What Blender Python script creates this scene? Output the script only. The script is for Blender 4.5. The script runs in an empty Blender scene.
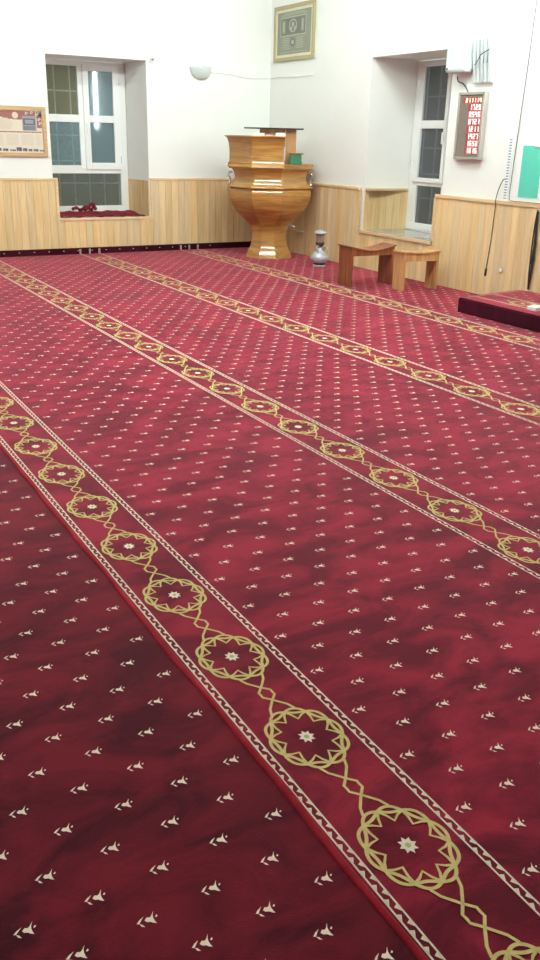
import bpy, bmesh, math, random
from mathutils import Vector, Matrix
random.seed(7)
C = bpy.context.scene.collection
PI = math.pi

# ---------------------------------------------------------------- materials
def new_mat(name):
    m = bpy.data.materials.new(name); m.use_nodes = True
    nt = m.node_tree; b = nt.nodes['Principled BSDF']
    return m, nt, b
def srgb(r, g, b):
    f = lambda c: (c/255/12.92) if c/255 <= .04045 else ((c/255+.055)/1.055)**2.4
    return (f(r), f(g), f(b), 1)
def plain(name, col, rough=.5, metal=0, noise=.06, scale=12, bump=.0, spec=.5, coat=0):
    m, nt, b = new_mat(name)
    tc = nt.nodes.new('ShaderNodeTexCoord'); nz = nt.nodes.new('ShaderNodeTexNoise')
    nz.inputs['Scale'].default_value = scale; nz.inputs['Detail'].default_value = 4
    nt.links.new(tc.outputs['Object'], nz.inputs['Vector'])
    mx = nt.nodes.new('ShaderNodeMix'); mx.data_type = 'RGBA'
    mx.inputs[6].default_value = tuple(c*(1-noise) for c in col[:3])+(1,)
    mx.inputs[7].default_value = tuple(min(1, c*(1+noise)) for c in col[:3])+(1,)
    nt.links.new(nz.outputs['Fac'], mx.inputs[0]); nt.links.new(mx.outputs[2], b.inputs['Base Color'])
    b.inputs['Roughness'].default_value = rough; b.inputs['Metallic'].default_value = metal
    b.inputs['Specular IOR Level'].default_value = spec; b.inputs['Coat Weight'].default_value = coat
    if bump:
        bp = nt.nodes.new('ShaderNodeBump'); bp.inputs['Strength'].default_value = bump; bp.inputs['Distance'].default_value = .01
        nt.links.new(nz.outputs['Fac'], bp.inputs['Height']); nt.links.new(bp.outputs['Normal'], b.inputs['Normal'])
    return m
def wood(name, c1, c2, rough=.4, axis='Z', scale=1.0, coat=0, planks=None, var=.25, spec=.5):
    """grain stretched along axis; planks=(axis index, width) gives every board its own tone"""
    m, nt, b = new_mat(name); N = nt.nodes; L = nt.links
    tc = N.new('ShaderNodeTexCoord'); mp = N.new('ShaderNodeMapping')
    s = {'X': (1.2, 14, 14), 'Y': (14, 1.2, 14), 'Z': (14, 14, 1.2), 'H': (1.6, 1.6, 16)}[axis]
    mp.inputs['Scale'].default_value = tuple(v*scale for v in s)
    L.new(tc.outputs['Object'], mp.inputs['Vector'])
    nz = N.new('ShaderNodeTexNoise'); nz.inputs['Scale'].default_value = 1.6; nz.inputs['Detail'].default_value = 6; nz.inputs['Distortion'].default_value = 1.2
    L.new(mp.outputs['Vector'], nz.inputs['Vector'])
    cr = N.new('ShaderNodeValToRGB'); cr.color_ramp.elements[0].position = .32; cr.color_ramp.elements[1].position = .68
    cr.color_ramp.elements[0].color = c1; cr.color_ramp.elements[1].color = c2
    L.new(nz.outputs['Fac'], cr.inputs['Fac'])
    out = cr.outputs['Color']
    if planks:
        ax, w = planks
        sx = N.new('ShaderNodeSeparateXYZ'); L.new(tc.outputs['Object'], sx.inputs[0])
        dv = N.new('ShaderNodeMath'); dv.operation = 'DIVIDE'; dv.inputs[1].default_value = w; L.new(sx.outputs[ax], dv.inputs[0])
        fl = N.new('ShaderNodeMath'); fl.operation = 'FLOOR'; L.new(dv.outputs[0], fl.inputs[0])
        wn = N.new('ShaderNodeTexWhiteNoise'); wn.noise_dimensions = '1D'; L.new(fl.outputs[0], wn.inputs['W'])
        mr = N.new('ShaderNodeMapRange'); mr.inputs['To Min'].default_value = 1-var; mr.inputs['To Max'].default_value = 1+var*.35
        L.new(wn.outputs['Value'], mr.inputs['Value'])
        hs = N.new('ShaderNodeHueSaturation'); L.new(mr.outputs[0], hs.inputs['Value']); L.new(out, hs.inputs['Color'])
        mr2 = N.new('ShaderNodeMapRange'); mr2.inputs['To Min'].default_value = .92; mr2.inputs['To Max'].default_value = 1.22
        L.new(wn.outputs['Color'], mr2.inputs['Value']); L.new(mr2.outputs[0], hs.inputs['Saturation'])
        out = hs.outputs['Color']
    L.new(out, b.inputs['Base Color'])
    b.inputs['Roughness'].default_value = rough; b.inputs['Coat Weight'].default_value = coat; b.inputs['Coat Roughness'].default_value = .12
    b.inputs['Specular IOR Level'].default_value = spec
    bp = N.new('ShaderNodeBump'); bp.inputs['Strength'].default_value = .08; bp.inputs['Distance'].default_value = .005
    L.new(nz.outputs['Fac'], bp.inputs['Height']); L.new(bp.outputs['Normal'], b.inputs['Normal'])
    return m
def pile(name, dark, light, sheen=.6, scale=1.0, sheen_col=(1, .26, .36, 1)):
    """velvet carpet pile: patches where the pile is brushed one way or the other"""
    m, nt, b = new_mat(name); N = nt.nodes; L = nt.links
    tc = N.new('ShaderNodeTexCoord')
    mp = N.new('ShaderNodeMapping'); mp.inputs['Rotation'].default_value = (0, 0, -.9); mp.inputs['Scale'].default_value = (scale, scale*1.9, scale)
    L.new(tc.outputs['Object'], mp.inputs['Vector'])
    n1 = N.new('ShaderNodeTexNoise'); n1.inputs['Scale'].default_value = 2.6; n1.inputs['Detail'].default_value = 6; n1.inputs['Roughness'].default_value = .62; n1.inputs['Distortion'].default_value = .6
    L.new(mp.outputs['Vector'], n1.inputs['Vector'])
    n2 = N.new('ShaderNodeTexNoise'); n2.inputs['Scale'].default_value = 260; n2.inputs['Detail'].default_value = 2
    L.new(tc.outputs['Object'], n2.inputs['Vector'])
    cr = N.new('ShaderNodeValToRGB'); cr.color_ramp.elements[0].position = .40; cr.color_ramp.elements[1].position = .62
    cr.color_ramp.elements[0].color = dark; cr.color_ramp.elements[1].color = light
    L.new(n1.outputs['Fac'], cr.inputs['Fac'])
    mr = N.new('ShaderNodeMapRange'); mr.inputs['To Min'].default_value = .72; mr.inputs['To Max'].default_value = 1.28
    L.new(n2.outputs['Fac'], mr.inputs['Value'])
    hs = N.new('ShaderNodeHueSaturation'); L.new(cr.outputs['Color'], hs.inputs['Color']); L.new(mr.outputs[0], hs.inputs['Value'])
    L.new(hs.outputs['Color'], b.inputs['Base Color'])
    b.inputs['Roughness'].default_value = .95; b.inputs['Specular IOR Level'].default_value = .1
    b.inputs['Sheen Weight'].default_value = sheen; b.inputs['Sheen Roughness'].default_value = .35
    b.inputs['Sheen Tint'].default_value = sheen_col
    bp = N.new('ShaderNodeBump'); bp.inputs['Strength'].default_value = .5; bp.inputs['Distance'].default_value = .003
    L.new(n2.outputs['Fac'], bp.inputs['Height']); L.new(bp.outputs['Normal'], b.inputs['Normal'])
    return m
def emit(name, col, s):
    m, nt, b = new_mat(name)
    b.inputs['Base Color'].default_value = col; b.inputs['Emission Color'].default_value = col; b.inputs['Emission Strength'].default_value = s
    return m
def glass(name, tint, opac, rough=.05, pattern=0):
    """window pane: part clear, part tinted body, with a glossy face; pattern gives obscure glass"""
    m, nt, b = new_mat(name); N = nt.nodes; L = nt.links
    b.inputs['Base Color'].default_value = tint; b.inputs['Roughness'].default_value = rough; b.inputs['IOR'].default_value = 1.5
    tr = N.new('ShaderNodeBsdfTransparent'); tr.inputs[0].default_value = (.8, .85, .85, 1)
    mx = N.new('ShaderNodeMixShader'); mx.inputs[0].default_value = opac
    L.new(tr.outputs[0], mx.inputs[1]); L.new(b.outputs[0], mx.inputs[2]); L.new(mx.outputs[0], N['Material Output'].inputs['Surface'])
    if pattern:
        tc = N.new('ShaderNodeTexCoord'); v = N.new('ShaderNodeTexVoronoi'); v.inputs['Scale'].default_value = pattern
        L.new(tc.outputs['Object'], v.inputs['Vector'])
        bp = N.new('ShaderNodeBump'); bp.inputs['Strength'].default_value = .35; bp.inputs['Distance'].default_value = .004
        L.new(v.outputs['Distance'], bp.inputs['Height']); L.new(bp.outputs['Normal'], b.inputs['Normal'])
        mr = N.new('ShaderNodeMapRange'); mr.inputs['To Min'].default_value = max(0, opac-.25); mr.inputs['To Max'].default_value = min(1, opac+.25)
        L.new(v.outputs['Distance'], mr.inputs['Value']); L.new(mr.outputs[0], mx.inputs[0])
    return m

WALL = plain('white wall paint', (.86, .865, .84, 1), .7, noise=.02, scale=3, bump=.03, spec=.2)
CEIL = plain('ceiling paint', (.8, .79, .76, 1), .8, noise=.02)
PINE_A = wood('pine planks back wall', srgb(226, 194, 148), srgb(240, 214, 172), .5, 'Z', .8, planks=(0, .103), var=.13)
PINE_B = wood('pine planks right wall', srgb(226, 194, 148), srgb(240, 214, 172), .5, 'Z', .8, planks=(1, .103), var=.13)
PINE = wood('pine trim', srgb(222, 186, 140), srgb(236, 206, 162), .45, 'X', .8)
PINE_Y = wood('pine trim along y', srgb(222, 186, 140), srgb(236, 206, 162), .45, 'Y', .8)
HONEY = wood('varnished honey wood', srgb(160, 110, 54), srgb(196, 146, 78), .22, 'H', .7, coat=1.0, var=.2)
HONEY_L = wood('lighter honey wood', srgb(176, 120, 56), srgb(200, 146, 78), .35, 'Z', .7, coat=.3)
DARKW = wood('reddish brown wood', srgb(112, 58, 34), srgb(156, 90, 54), .4, 'Z', .8, coat=.2)
LIGHTW = wood('light brown wood', srgb(176, 122, 74), srgb(212, 162, 110), .45, 'Z', .8, coat=.15)
BLACK = plain('black board', srgb(38, 34, 36), .4)
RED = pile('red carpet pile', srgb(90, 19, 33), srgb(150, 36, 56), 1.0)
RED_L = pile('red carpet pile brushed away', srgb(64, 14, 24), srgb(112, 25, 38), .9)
RED_D = pile('dark red carpet pile', srgb(52, 13, 26), srgb(70, 18, 34), .08)
RED_H = pile('bright red hem', srgb(134, 26, 38), srgb(160, 36, 50), .2)
GOLD = plain('gold yarn', srgb(212, 192, 128), .9, noise=.25, scale=60, spec=.1)
CREAM = plain('cream yarn', srgb(244, 226, 206), .9, noise=.12, scale=60, spec=.1)
GREENY = plain('green yarn', srgb(176, 190, 120), .9, spec=.1)
PVC = plain('white window plastic', (.84, .85, .84, 1), .3, noise=.01)
WHITE = plain('white plastic', (.86, .87, .87, 1), .35, noise=.01)
METAL_W = plain('white painted grille iron', (.88, .9, .88, 1), .45)
CHROME = plain('chrome', (.75, .75, .75, 1), .18, 1)
STEEL = plain('aged silver metal', srgb(186, 192, 198), .42, .35, noise=.3, scale=45, bump=.3)
STEEL_D = plain('dark silver metal', srgb(86, 88, 90), .4, .7, noise=.3, scale=45)
MARBLE = plain('grey marble sill', srgb(168, 164, 156), .15, noise=.25, scale=9)
CABLE_B = plain('black cable', srgb(40, 40, 44), .5)
CABLE_W = plain('white cable', srgb(225, 225, 222), .5)
TEAL = plain('teal felt', srgb(100, 204, 182), .9, noise=.05, scale=40, spec=.1)
GREEN = plain('green cloth', srgb(50, 110, 80), .8, noise=.2, scale=30)
PAPER = plain('white paper', srgb(236, 234, 228), .7, noise=.04, scale=20)
PAPER_Y = plain('cream poster paper', srgb(226, 212, 194), .6, noise=.05, scale=14)
OCHRE = plain('aged gilt frame', srgb(176, 164, 122), .4, .2, noise=.12, scale=25)
GLOBE = plain('frosted glass shade', srgb(214, 222, 222), .3, noise=.04)

# ---------------------------------------------------------------- helpers
def link(name, bm, mats, parent=None, smooth=False, loc=None):
    me = bpy.data.meshes.new(name); bm.to_mesh(me); bm.free()
    for m in (mats if isinstance(mats, (list, tuple)) else [mats]): me.materials.append(m)
    if smooth:
        for p in me.polygons: p.use_smooth = True
    o = bpy.data.objects.new(name, me); C.objects.link(o)
    if parent: o.parent = parent
    if loc: o.location = loc
    return o
def tag(o, label, cat, group=None):
    o['label'] = label; o['category'] = cat
    if group: o['group'] = group
    return o
def struct(o, label=None):
    o['kind'] = 'structure'
    if label: o['label'] = label
    return o
def thing(name, label, cat, loc=(0, 0, 0), rz=0, group=None):
    o = bpy.data.objects.new(name, None); C.objects.link(o); o.location = loc; o.rotation_euler = (0, 0, rz)
    o.empty_display_size = .1
    return tag(o, label, cat, group)
def box(bm, x0, x1, y0, y1, z0, z1, mi=0, bev=0):
    x0, x1 = min(x0, x1), max(x0, x1); y0, y1 = min(y0, y1), max(y0, y1)
    v = [bm.verts.new(c) for c in ((x0,y0,z0),(x1,y0,z0),(x1,y1,z0),(x0,y1,z0),(x0,y0,z1),(x1,y0,z1),(x1,y1,z1),(x0,y1,z1))]
    fs = [bm.faces.new([v[i] for i in q]) for q in ((0,3,2,1),(4,5,6,7),(0,1,5,4),(1,2,6,5),(2,3,7,6),(3,0,4,7))]
    for f in fs: f.material_index = mi
    if bev:
        es = list({e for f in fs for e in f.edges})
        r = bmesh.ops.bevel(bm, geom=es, offset=bev, segments=2, profile=.5, affect='EDGES')
        for f in r['faces']: f.material_index = mi
    return v
def B(*a, bev=0):
    bm = bmesh.new()
    for q in (a if isinstance(a[0], (tuple, list)) else [a]): box(bm, *q, bev=bev)
    return bm
def prism(bm, poly, z0, z1, mi=0):
    a = [bm.verts.new((x, y, z0)) for x, y in poly]; b = [bm.verts.new((x, y, z1)) for x, y in poly]
    n = len(poly); fs = [bm.faces.new(a[::-1]), bm.faces.new(b)]
    for i in range(n): fs.append(bm.faces.new((a[i], a[(i+1) % n], b[(i+1) % n], b[i])))
    for f in fs: f.material_index = mi
    bmesh.ops.recalc_face_normals(bm, faces=fs)
    return fs
def tube(bm, pts, r, n=8, mi=0):
    pts = [Vector(p) for p in pts]; rings = []
    for i, p in enumerate(pts):
        d = (pts[min(i+1, len(pts)-1)] - pts[max(i-1, 0)]).normalized()
        a = Vector((0, 0, 1)) if abs(d.z) < .9 else Vector((1, 0, 0))
        u = d.cross(a).normalized(); w = d.cross(u)
        rr = r[i] if isinstance(r, (list, tuple)) else r
        rings.append([bm.verts.new(p + u*rr*math.cos(2*PI*k/n) + w*rr*math.sin(2*PI*k/n)) for k in range(n)])
    for a, b in zip(rings, rings[1:]):
        for k in range(n): bm.faces.new((a[k], a[(k+1) % n], b[(k+1) % n], b[k])).material_index = mi
    bm.faces.new(rings[0][::-1]).material_index = mi; bm.faces.new(rings[-1]).material_index = mi
def lathe(bm, prof, n=32, cx=0, cy=0, mi=0, cap=True):
    rings = [[bm.verts.new((cx+r*math.cos(2*PI*k/n), cy+r*math.sin(2*PI*k/n), z)) for k in range(n)] for r, z in prof]
    for a, b in zip(rings, rings[1:]):
        for k in range(n): bm.faces.new((a[k], a[(k+1) % n], b[(k+1) % n], b[k])).material_index = mi
    if cap:
        bm.faces.new(rings[0][::-1]).material_index = mi; bm.faces.new(rings[-1]).material_index = mi
def frame_bm(bm, u0, u1, v0, v1, w, f, mi=0):
    """four bars of width w round a rectangle; f maps (u0,u1,v0,v1) to a box"""
    for q in ((u0, u1, v1-w, v1), (u0, u1, v0, v0+w), (u0, u0+w, v0+w, v1-w), (u1-w, u1, v0+w, v1-w)): f(bm, *q, mi)
def smoothpts(pts, n=6):
    P = [Vector(p) for p in pts]; out = []
    for i in range(len(P)-1):
        p0, p1, p2, p3 = P[max(i-1, 0)], P[i], P[i+1], P[min(i+2, len(P)-1)]
        for k in range(n):
            t = k/n
            out.append(.5*((2*p1)+(-p0+p2)*t+(2*p0-5*p1+4*p2-p3)*t*t+(-p0+3*p1-3*p2+p3)*t**3))
    out.append(P[-1]); return out

XL, YF, H = -11.0, -15.2, 4.3     # far-left wall, wall behind the camera, ceiling height
# ---------------------------------------------------------------- shell
struct(link('floor', B(XL, 0, YF, 0, -.16, -.014), plain('floor screed', (.4, .38, .35, 1), .8)))
struct(link('ceiling', B(XL-.3, .8, YF-.3, .8, H, H+.2), CEIL))
struct(link('wall_left', B(XL-.3, XL, YF-.3, .8, -.16, H), WALL))
struct(link('wall_front', B(XL, .8, YF-.3, YF, -.16, H), WALL))
bm = bmesh.new()
prism(bm, [(XL, 0), (-3.42, 0), (-3.36, .60), (-3.36, .8), (XL, .8)], -.16, H)
prism(bm, [(-2.0, 0), (0, 0), (0, .8), (-2.08, .8), (-2.08, .60)], -.16, H)
box(bm, -3.42, -2.0, 0, .8, -.16, .50); box(bm, -3.42, -2.0, 0, .8, 2.585, H)
struct(link('wall_back', bm, WALL))
bm = bmesh.new()
prism(bm, [(0, -2.60), (0, .8), (.8, .8), (.8, -2.72), (.62, -2.72)], -.16, H)
prism(bm, [(0, YF), (0, -4.16), (.62, -4.06), (.8, -4.06), (.8, YF)], -.16, H)
box(bm, 0, .8, -4.16, -2.6, -.16, .49); box(bm, 0, .8, -4.16, -2.6, 2.59, H)
struct(link('wall_right', bm, WALL))

# ---------------------------------------------------------------- wainscot of upright pine boards
W = .103; WT = 1.0
def boards(bm, a0, a1, z0, z1, f):
    k = math.floor(a0/W)
    while k*W < a1:
        s, e = max(a0, k*W+.0015), min(a1, (k+1)*W-.0015)
        if e-s > .004: f(bm, s, e, z0, z1)
        k += 1
fa = lambda bm, s, e, z0, z1: box(bm, s, e, -.016, -.001, z0, z1)
fb = lambda bm, s, e, z0, z1: box(bm, -.016, -.001, s, e, z0, z1)
bm = bmesh.new()
for s, e, z0, z1 in ((XL, -3.39, 0, WT), (-3.39, -1.97, 0, .465), (-1.97, -.018, 0, WT)): boards(bm, s, e, z0, z1, fa)
t1 = struct(link('trim_1', bm, PINE_A), 'upright pine boards lining the lower part of the back wall')
link('cap_rail', B((XL, -3.36, -.028, -.001, WT, WT+.035), (-1.99, -.03, -.028, -.001, WT, WT+.035), bev=.004), PINE, t1)
link('window_casing', B((-3.40, -3.36, -.030, -.017, .465, WT), (-1.99, -1.96, -.030, -.017, .465, WT), (-3.36, -1.99, -.030, -.017, .465, .50)), PINE, t1)
bm = bmesh.new()      # boards on the window jambs
prism(bm, [(-3.415, .0), (-3.385, 0), (-3.325, .60), (-3.358, .60)], .50, WT)
for k in range(6):
    a, b = k/6+.003, (k+1)/6-.003
    P = lambda t, o: (-2.0-.08*t-o, .6*t)
    prism(bm, [P(a, 0), P(a, .014), P(b, .014), P(b, 0)], .50, WT)
link('jamb_boards', bm, PINE_A, t1)
bm = bmesh.new()
for s, e, z0, z1 in ((YF, -4.08, 0, WT), (-4.08, -2.52, 0, .455), (-2.52, -.018, 0, WT)): boards(bm, s, e, z0, z1, fb)
t2 = struct(link('trim_2', bm, PINE_B), 'upright pine boards lining the lower part of the right wall')
link('cap_rail', B((-.030, -.001, YF, -4.07, WT, WT+.04), (-.030, -.001, -2.53, -.03, WT, WT+.035), bev=.004), PINE_Y, t2)
link('window_casing', B((-.03, -.017, -2.56, -2.52, .50, WT), (-.03, -.017, -4.09, -4.06, .50, WT), (-.034, -.001, -4.06, -2.56, .456, .492)), PINE_Y, t2)
bm = bmesh.new()
for k in range(6):
    a, b = k/6+.003, (k+1)/6-.003
    P = lambda t, o: (.62*t, -2.6-.12*t-o)
    prism(bm, [P(a, 0), P(a, .016), P(b, .016), P(b, 0)], .495, WT)
prism(bm, [(0, -4.158), (.6, -4.062), (.6, -4.04), (0, -4.09)], .495, WT)
box(bm, .0, .6, -2.74, -2.61, WT, WT+.001)
link('jamb_boards', bm, PINE_B, t2)
link('jamb_cap', B((0, .6, -2.75, -2.62, WT-.0, WT+.03)), PINE, t2).data.transform(Matrix.Identity(4))
st = struct(link('window_sill_2' if False else 'trim_3', B(-.0, .61, -4.09, -2.63, .4905, .5), MARBLE), 'grey marble sill of the right window')

# ---------------------------------------------------------------- windows
def window(name, label, to_w, lay):
    w = bpy.data.objects.new(name, None); C.objects.link(w); struct(w, label)
    def rect(bm, u0, u1, v0, v1, mi=0, d0=0, d1=.06, bev=0): box(bm, *to_w(u0, u1, d0, d1), v0, v1, mi, bev)
    def bars(lst, d0, d1):
        bm = bmesh.new()
        for q in lst: rect(bm, *q, d0=d0, d1=d1, bev=.004)
        return bm
    link('window_frame', bars(lay['frame'], 0, .06), PVC, w)
    for sl in lay['sash']:
        s = link('sash', bars(sl['bars'], -.025, .035), PVC, w)
        for h in sl['handle']:
            hb = bmesh.new(); rect(hb, h[0]-.015, h[0]+.015, h[1]-.04, h[1]+.04, d0=-.036, d1=-.025, bev=.003)
            rect(hb, h[0]-.01, h[0]+.01, h[1]-.13, h[1]+.01, d0=-.062, d1=-.045, bev=.004)
            rect(hb, h[0]-.008, h[0]+.008, h[1]-.01, h[1]+.01, d0=-.047, d1=-.034)
            link('handle', hb, WHITE, s)
        for h in sl['hinge']:
            hb = bmesh.new(); rect(hb, h[0]-.012, h[0]+.012, h[1]-.045, h[1]+.045, d0=-.045, d1=-.0, bev=.004); link('hinge', hb, WHITE, s)
        for (q, m) in sl['panes']:
            pb = bmesh.new(); rect(pb, *q, d0=.004, d1=.010); link('pane', pb, m, s)
    for (q, m) in lay['panes']:
        pb = bmesh.new(); rect(pb, *q, d0=.025, d1=.031); link('pane', pb, m, w)
    return w
G_TOP = glass('clear pane', srgb(140, 134, 104), .30, .03)
G_MID = glass('obscure blue grey pane', srgb(116, 146, 154), .42, .16, 60)
G_SASH = glass('obscure pale pane', srgb(112, 136, 146), .66, .05, 0)
G_LOW = glass('obscure dark pane', srgb(96, 100, 94), .36, .2, 80)
G_B = glass('dark pane', srgb(90, 92, 100), .55, .10, 0)
A = dict(frame=[(-3.345,-2.09,2.50,2.57), (-3.345,-2.09,.535,.615), (-3.345,-3.27,.615,2.50), (-2.205,-2.09,.615,2.50),
                (-2.805,-2.725,1.15,2.50), (-3.27,-2.205,1.07,1.15), (-3.27,-2.805,1.15,1.18), (-3.27,-2.805,1.765,1.865)],
         panes=[((-3.27,-2.805,1.865,2.5), G_TOP), ((-3.27,-2.805,1.18,1.765), G_MID), ((-3.27,-2.205,.615,1.07), G_LOW)],
         sash=[dict(bars=[(-2.735,-2.65,1.125,2.53), (-2.29,-2.20,1.125,2.53), (-2.65,-2.29,2.445,2.53), (-2.65,-2.29,1.125,1.22), (-2.65,-2.29,1.77,1.865)],
               handle=[(-2.70, 1.74)], hinge=[(-2.19, 2.33), (-2.19, 1.27)],
               panes=[((-2.65,-2.29,1.865,2.445), G_SASH), ((-2.65,-2.29,1.22,1.77), G_SASH)])])
W1 = window('window_1', 'white window with iron grille in the deep recess of the back wall', lambda u0, u1, d0, d1: (u0, u1, .60+d0, .60+d1), A)
Bw = dict(frame=[(-4.06,-2.735,2.52,2.57), (-4.06,-2.735,.515,.60), (-2.82,-2.735,.60,2.52), (-4.06,-3.98,.60,2.52), (-3.50,-3.40,.60,2.52),
                 (-2.90,-2.82,.60,1.10), (-2.90,-2.82,1.10,1.13), (-3.40,-2.90,1.075,1.12), (-3.98,-3.50,1.09,1.16), (-3.98,-3.50,1.77,1.87)],
          panes=[((-3.40,-2.90,.60,1.075), G_B), ((-3.98,-3.50,.60,1.09), G_B), ((-3.98,-3.50,1.16,1.77), G_B), ((-3.98,-3.50,1.87,2.52), G_B)],
          sash=[dict(bars=[(-2.925,-2.815,1.12,2.53), (-3.43,-3.375,1.12,2.53), (-3.375,-2.925,2.50,2.53), (-3.375,-2.925,1.12,1.175), (-3.375,-2.925,1.775,1.87)],
                handle=[(-3.40, 1.72)], hinge=[(-2.83, 2.30), (-2.83, 1.35)],
                panes=[((-3.375,-2.925,1.87,2.50), G_B), ((-3.375,-2.925,1.175,1.775), G_B)])])
W2 = window('window_2', 'white window with iron grille in the deep recess of the right wall', lambda u0, u1, d0, d1: (.62+d0, .62+d1, u0, u1), Bw)
# iron grilles outside the panes
bm = bmesh.new()
for x in (-3.31, -3.095, -2.868, -2.64, -2.41, -2.18): box(bm, x-.008, x+.008, .75, .766, .52, 2.57)
for z in (2.18, 1.59, 1.24, .93): box(bm, -3.35, -2.09, .752, .764, z-.01, z+.01)
link('grille', bm, METAL_W, W1)['label'] = 'white iron bars outside the panes'
bm = bmesh.new()
for y in (-2.80, -3.05, -3.27, -3.55, -3.8): box(bm, .75, .766, y-.008, y+.008, .52, 2.57)
for z in (2.16, 1.54, 1.22, .91): box(bm, .752, .764, -4.05, -2.73, z-.01, z+.01)
link('grille', bm, METAL_W, W2)['label'] = 'white iron bars outside the panes'
# yard wall outside
struct(link('wall_outside', B((-7, 6, 2.6, 2.8, -.16, 4.0), (3.0, 3.2, -9, 2.6, -.16, 4.0)), plain('yard wall plaster', srgb(120, 117, 100), .9, noise=.2, scale=3)), 'plastered yard wall seen dimly through the window panes')

# ---------------------------------------------------------------- carpet with stripes and sprigs
S = .46976
STR = [(-5.956, -9.397), (-4.4675, -5.9638), (-2.956, -6.2704), (-1.3817, -6.5228), (-7.445, -9.2), (-8.93, -9.3), (-10.42, -9.1)]
Zp = .0018
def ribbon(bm, pts, w, mi, closed=False, z=Zp):
    n = len(pts); L_, R_ = [], []
    for i in range(n):
        a = pts[(i-1) % n] if (closed or i) else pts[0]; b = pts[(i+1) % n] if (closed or i < n-1) else pts[-1]
        dx, dy = b[0]-a[0], b[1]-a[1]; l = math.hypot(dx, dy) or 1
        nx, ny = -dy/l*w/2, dx/l*w/2
        L_.append(bm.verts.new((pts[i][0]+nx, pts[i][1]+ny, z))); R_.append(bm.verts.new((pts[i][0]-nx, pts[i][1]-ny, z)))
    for i in range(n if closed else n-1):
        j = (i+1) % n; bm.faces.new((R_[i], R_[j], L_[j], L_[i])).material_index = mi
def flat(bm, pts, mi, z=Zp):
    f = bm.faces.new([bm.verts.new((x, y, z)) for x, y in pts]); f.material_index = mi
    f.normal_update()
    if f.normal.z < 0: f.normal_flip()
def medallion(bm, cx, cy, z=Zp):
    ax, ay = .113, .141
    P = lambda r, t: (cx+ax*r*math.cos(t), cy+ay*r*math.sin(t))
    M = 80
    for sgn, dz in ((1, 0), (-1, .0003)):
        ribbon(bm, [P(.905+sgn*.080*math.cos(5*(2*PI*k/M)), 2*PI*k/M) for k in range(M)], .0095, 1, True, z+dz)
    for k in range(10):
        t = k*2*PI/10
        ribbon(bm, [P(.875, t-.30), P(.76, t-.17), P(.605, t), P(.76, t+.17), P(.875, t+.30)], .0072, 1, False, z+.0005)
    q = []
    for k in range(16):
        r = .029 if k % 2 == 0 else .018
        q.append((cx+r*.85*math.cos(k*PI/8), cy+r*math.sin(k*PI/8)))
    flat(bm, q, 2, z)
    flat(bm, [(cx+.008*math.cos(k*PI/3), cy+.009*math.sin(k*PI/3)) for k in range(6)], 3, z+.0004)
    for s in (1, -1):
        for t in (1, -1):
            ribbon(bm, [(cx+t*.040, cy+s*.133), (cx+t*.030, cy+s*.160), (cx, cy+s*.199)], .008, 1, False, z)
            ribbon(bm, [(cx, cy+s*.199), (cx+t*.021, cy+s*.222), (cx+t*.020, cy+s*S/2)], .008, 1, False, z+.0002)
def border(bm, x, side, y0, y1, z=Zp):
    xo, xi = x+side*.153, x+side*.131
    ribbon(bm, [(xo, y0), (xo, y1)], .0048, 2, False, z); ribbon(bm, [(xi, y0), (xi, y1)], .0048, 2, False, z)
    p = S/10; y = y0; k = 0
    while y < y1-p:
        flat(bm, [(xo, y), (xo-side*.0125, y+p*.42), (xo, y+p*.56)], 2, z)
        flat(bm, [(xi, y+p*.5), (xi+side*.0125, y+p*.92), (xi, y+p*1.06)], 2, z)
        y += p
def sprig(bm, x, y, z=Zp, s=1.0):
    r = (.8652*s, -.5014*s); u = (.5014*s*1.25, .8652*s*1.25)
    T = lambda a, b: (x+a*r[0]+b*u[0], y+a*r[1]+b*u[1])
    flat(bm, [T(-.023,-.011), T(-.019,-.003), T(-.011,.005), T(-.014,-.002), T(-.016,-.008), T(-.017,-.011)], 2, z)
    flat(bm, [T(-.017,-.011), T(-.010,-.0115), T(-.003,-.0165), T(-.011,-.016)], 2, z)
    flat(bm, [T(-.007,-.003), T(-.001,-.006), T(.007,-.005), T(.013,-.007), T(.021,-.0075), T(.015,-.002), T(.011,.003), T(.0085,.009), T(.008,.018), T(.0055,.008), T(.003,.004), T(-.004,.0035)], 2, z)
    flat(bm, [T(.014,.006), T(.018,.0055), T(.0195,.009), T(.0165,.011)], 2, z)
y0c, y1c = -14.6, -.03
bm = bmesh.new()
box(bm, STR[0][0]-.165, -.02, YF+.02, -.02, -.013, 0, 0)
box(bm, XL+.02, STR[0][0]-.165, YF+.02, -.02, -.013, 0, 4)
for x, ph in STR:
    border(bm, x, 1, y0c, y1c); border(bm, x, -1, y0c, y1c)
    k = math.ceil((y0c-ph)/S)
    while ph+k*S < y1c-.2:
        medallion(bm, x, ph+k*S); k += 1
def field(bm, xs, y_ref, dlt, y0=y0c, y1=y1c, z=Zp, keep=None):
    P = S/2
    for j, x in enumerate(xs):
        o = (y_ref+dlt*j) % P; y = math.floor(y0/P)*P+o
        while y < y1-.03:
            if y > y0+.02 and (keep is None or keep(x, y)): sprig(bm, x, y, z)
            y += P
xs1 = [STR[0][0]+.209+.0817*j for j in range(14)]
field(bm, xs1, -10.535, .1245)
field(bm, [STR[1][0]+.209+.0817*j for j in range(14)], -6.31, .1235)
field(bm, [STR[2][0]+.209+.087*j for j in range(14)], -6.40, .1235)
field(bm, [STR[3][0]+.209+.0817*j for j in range(14)], -6.5, .1235)
field(bm, [STR[0][0]-.237-.0805*j for j in range(14)], -10.683+.1235, -.1235)
field(bm, [STR[4][0]-.237-.0805*j for j in range(14)], -10.6, -.1235)
field(bm, [STR[5][0]-.237-.0805*j for j in range(14)], -10.6, -.1235)
cp = link('patterned_carpet', bm, [RED, GOLD, CREAM, GREENY, RED_L])
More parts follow.
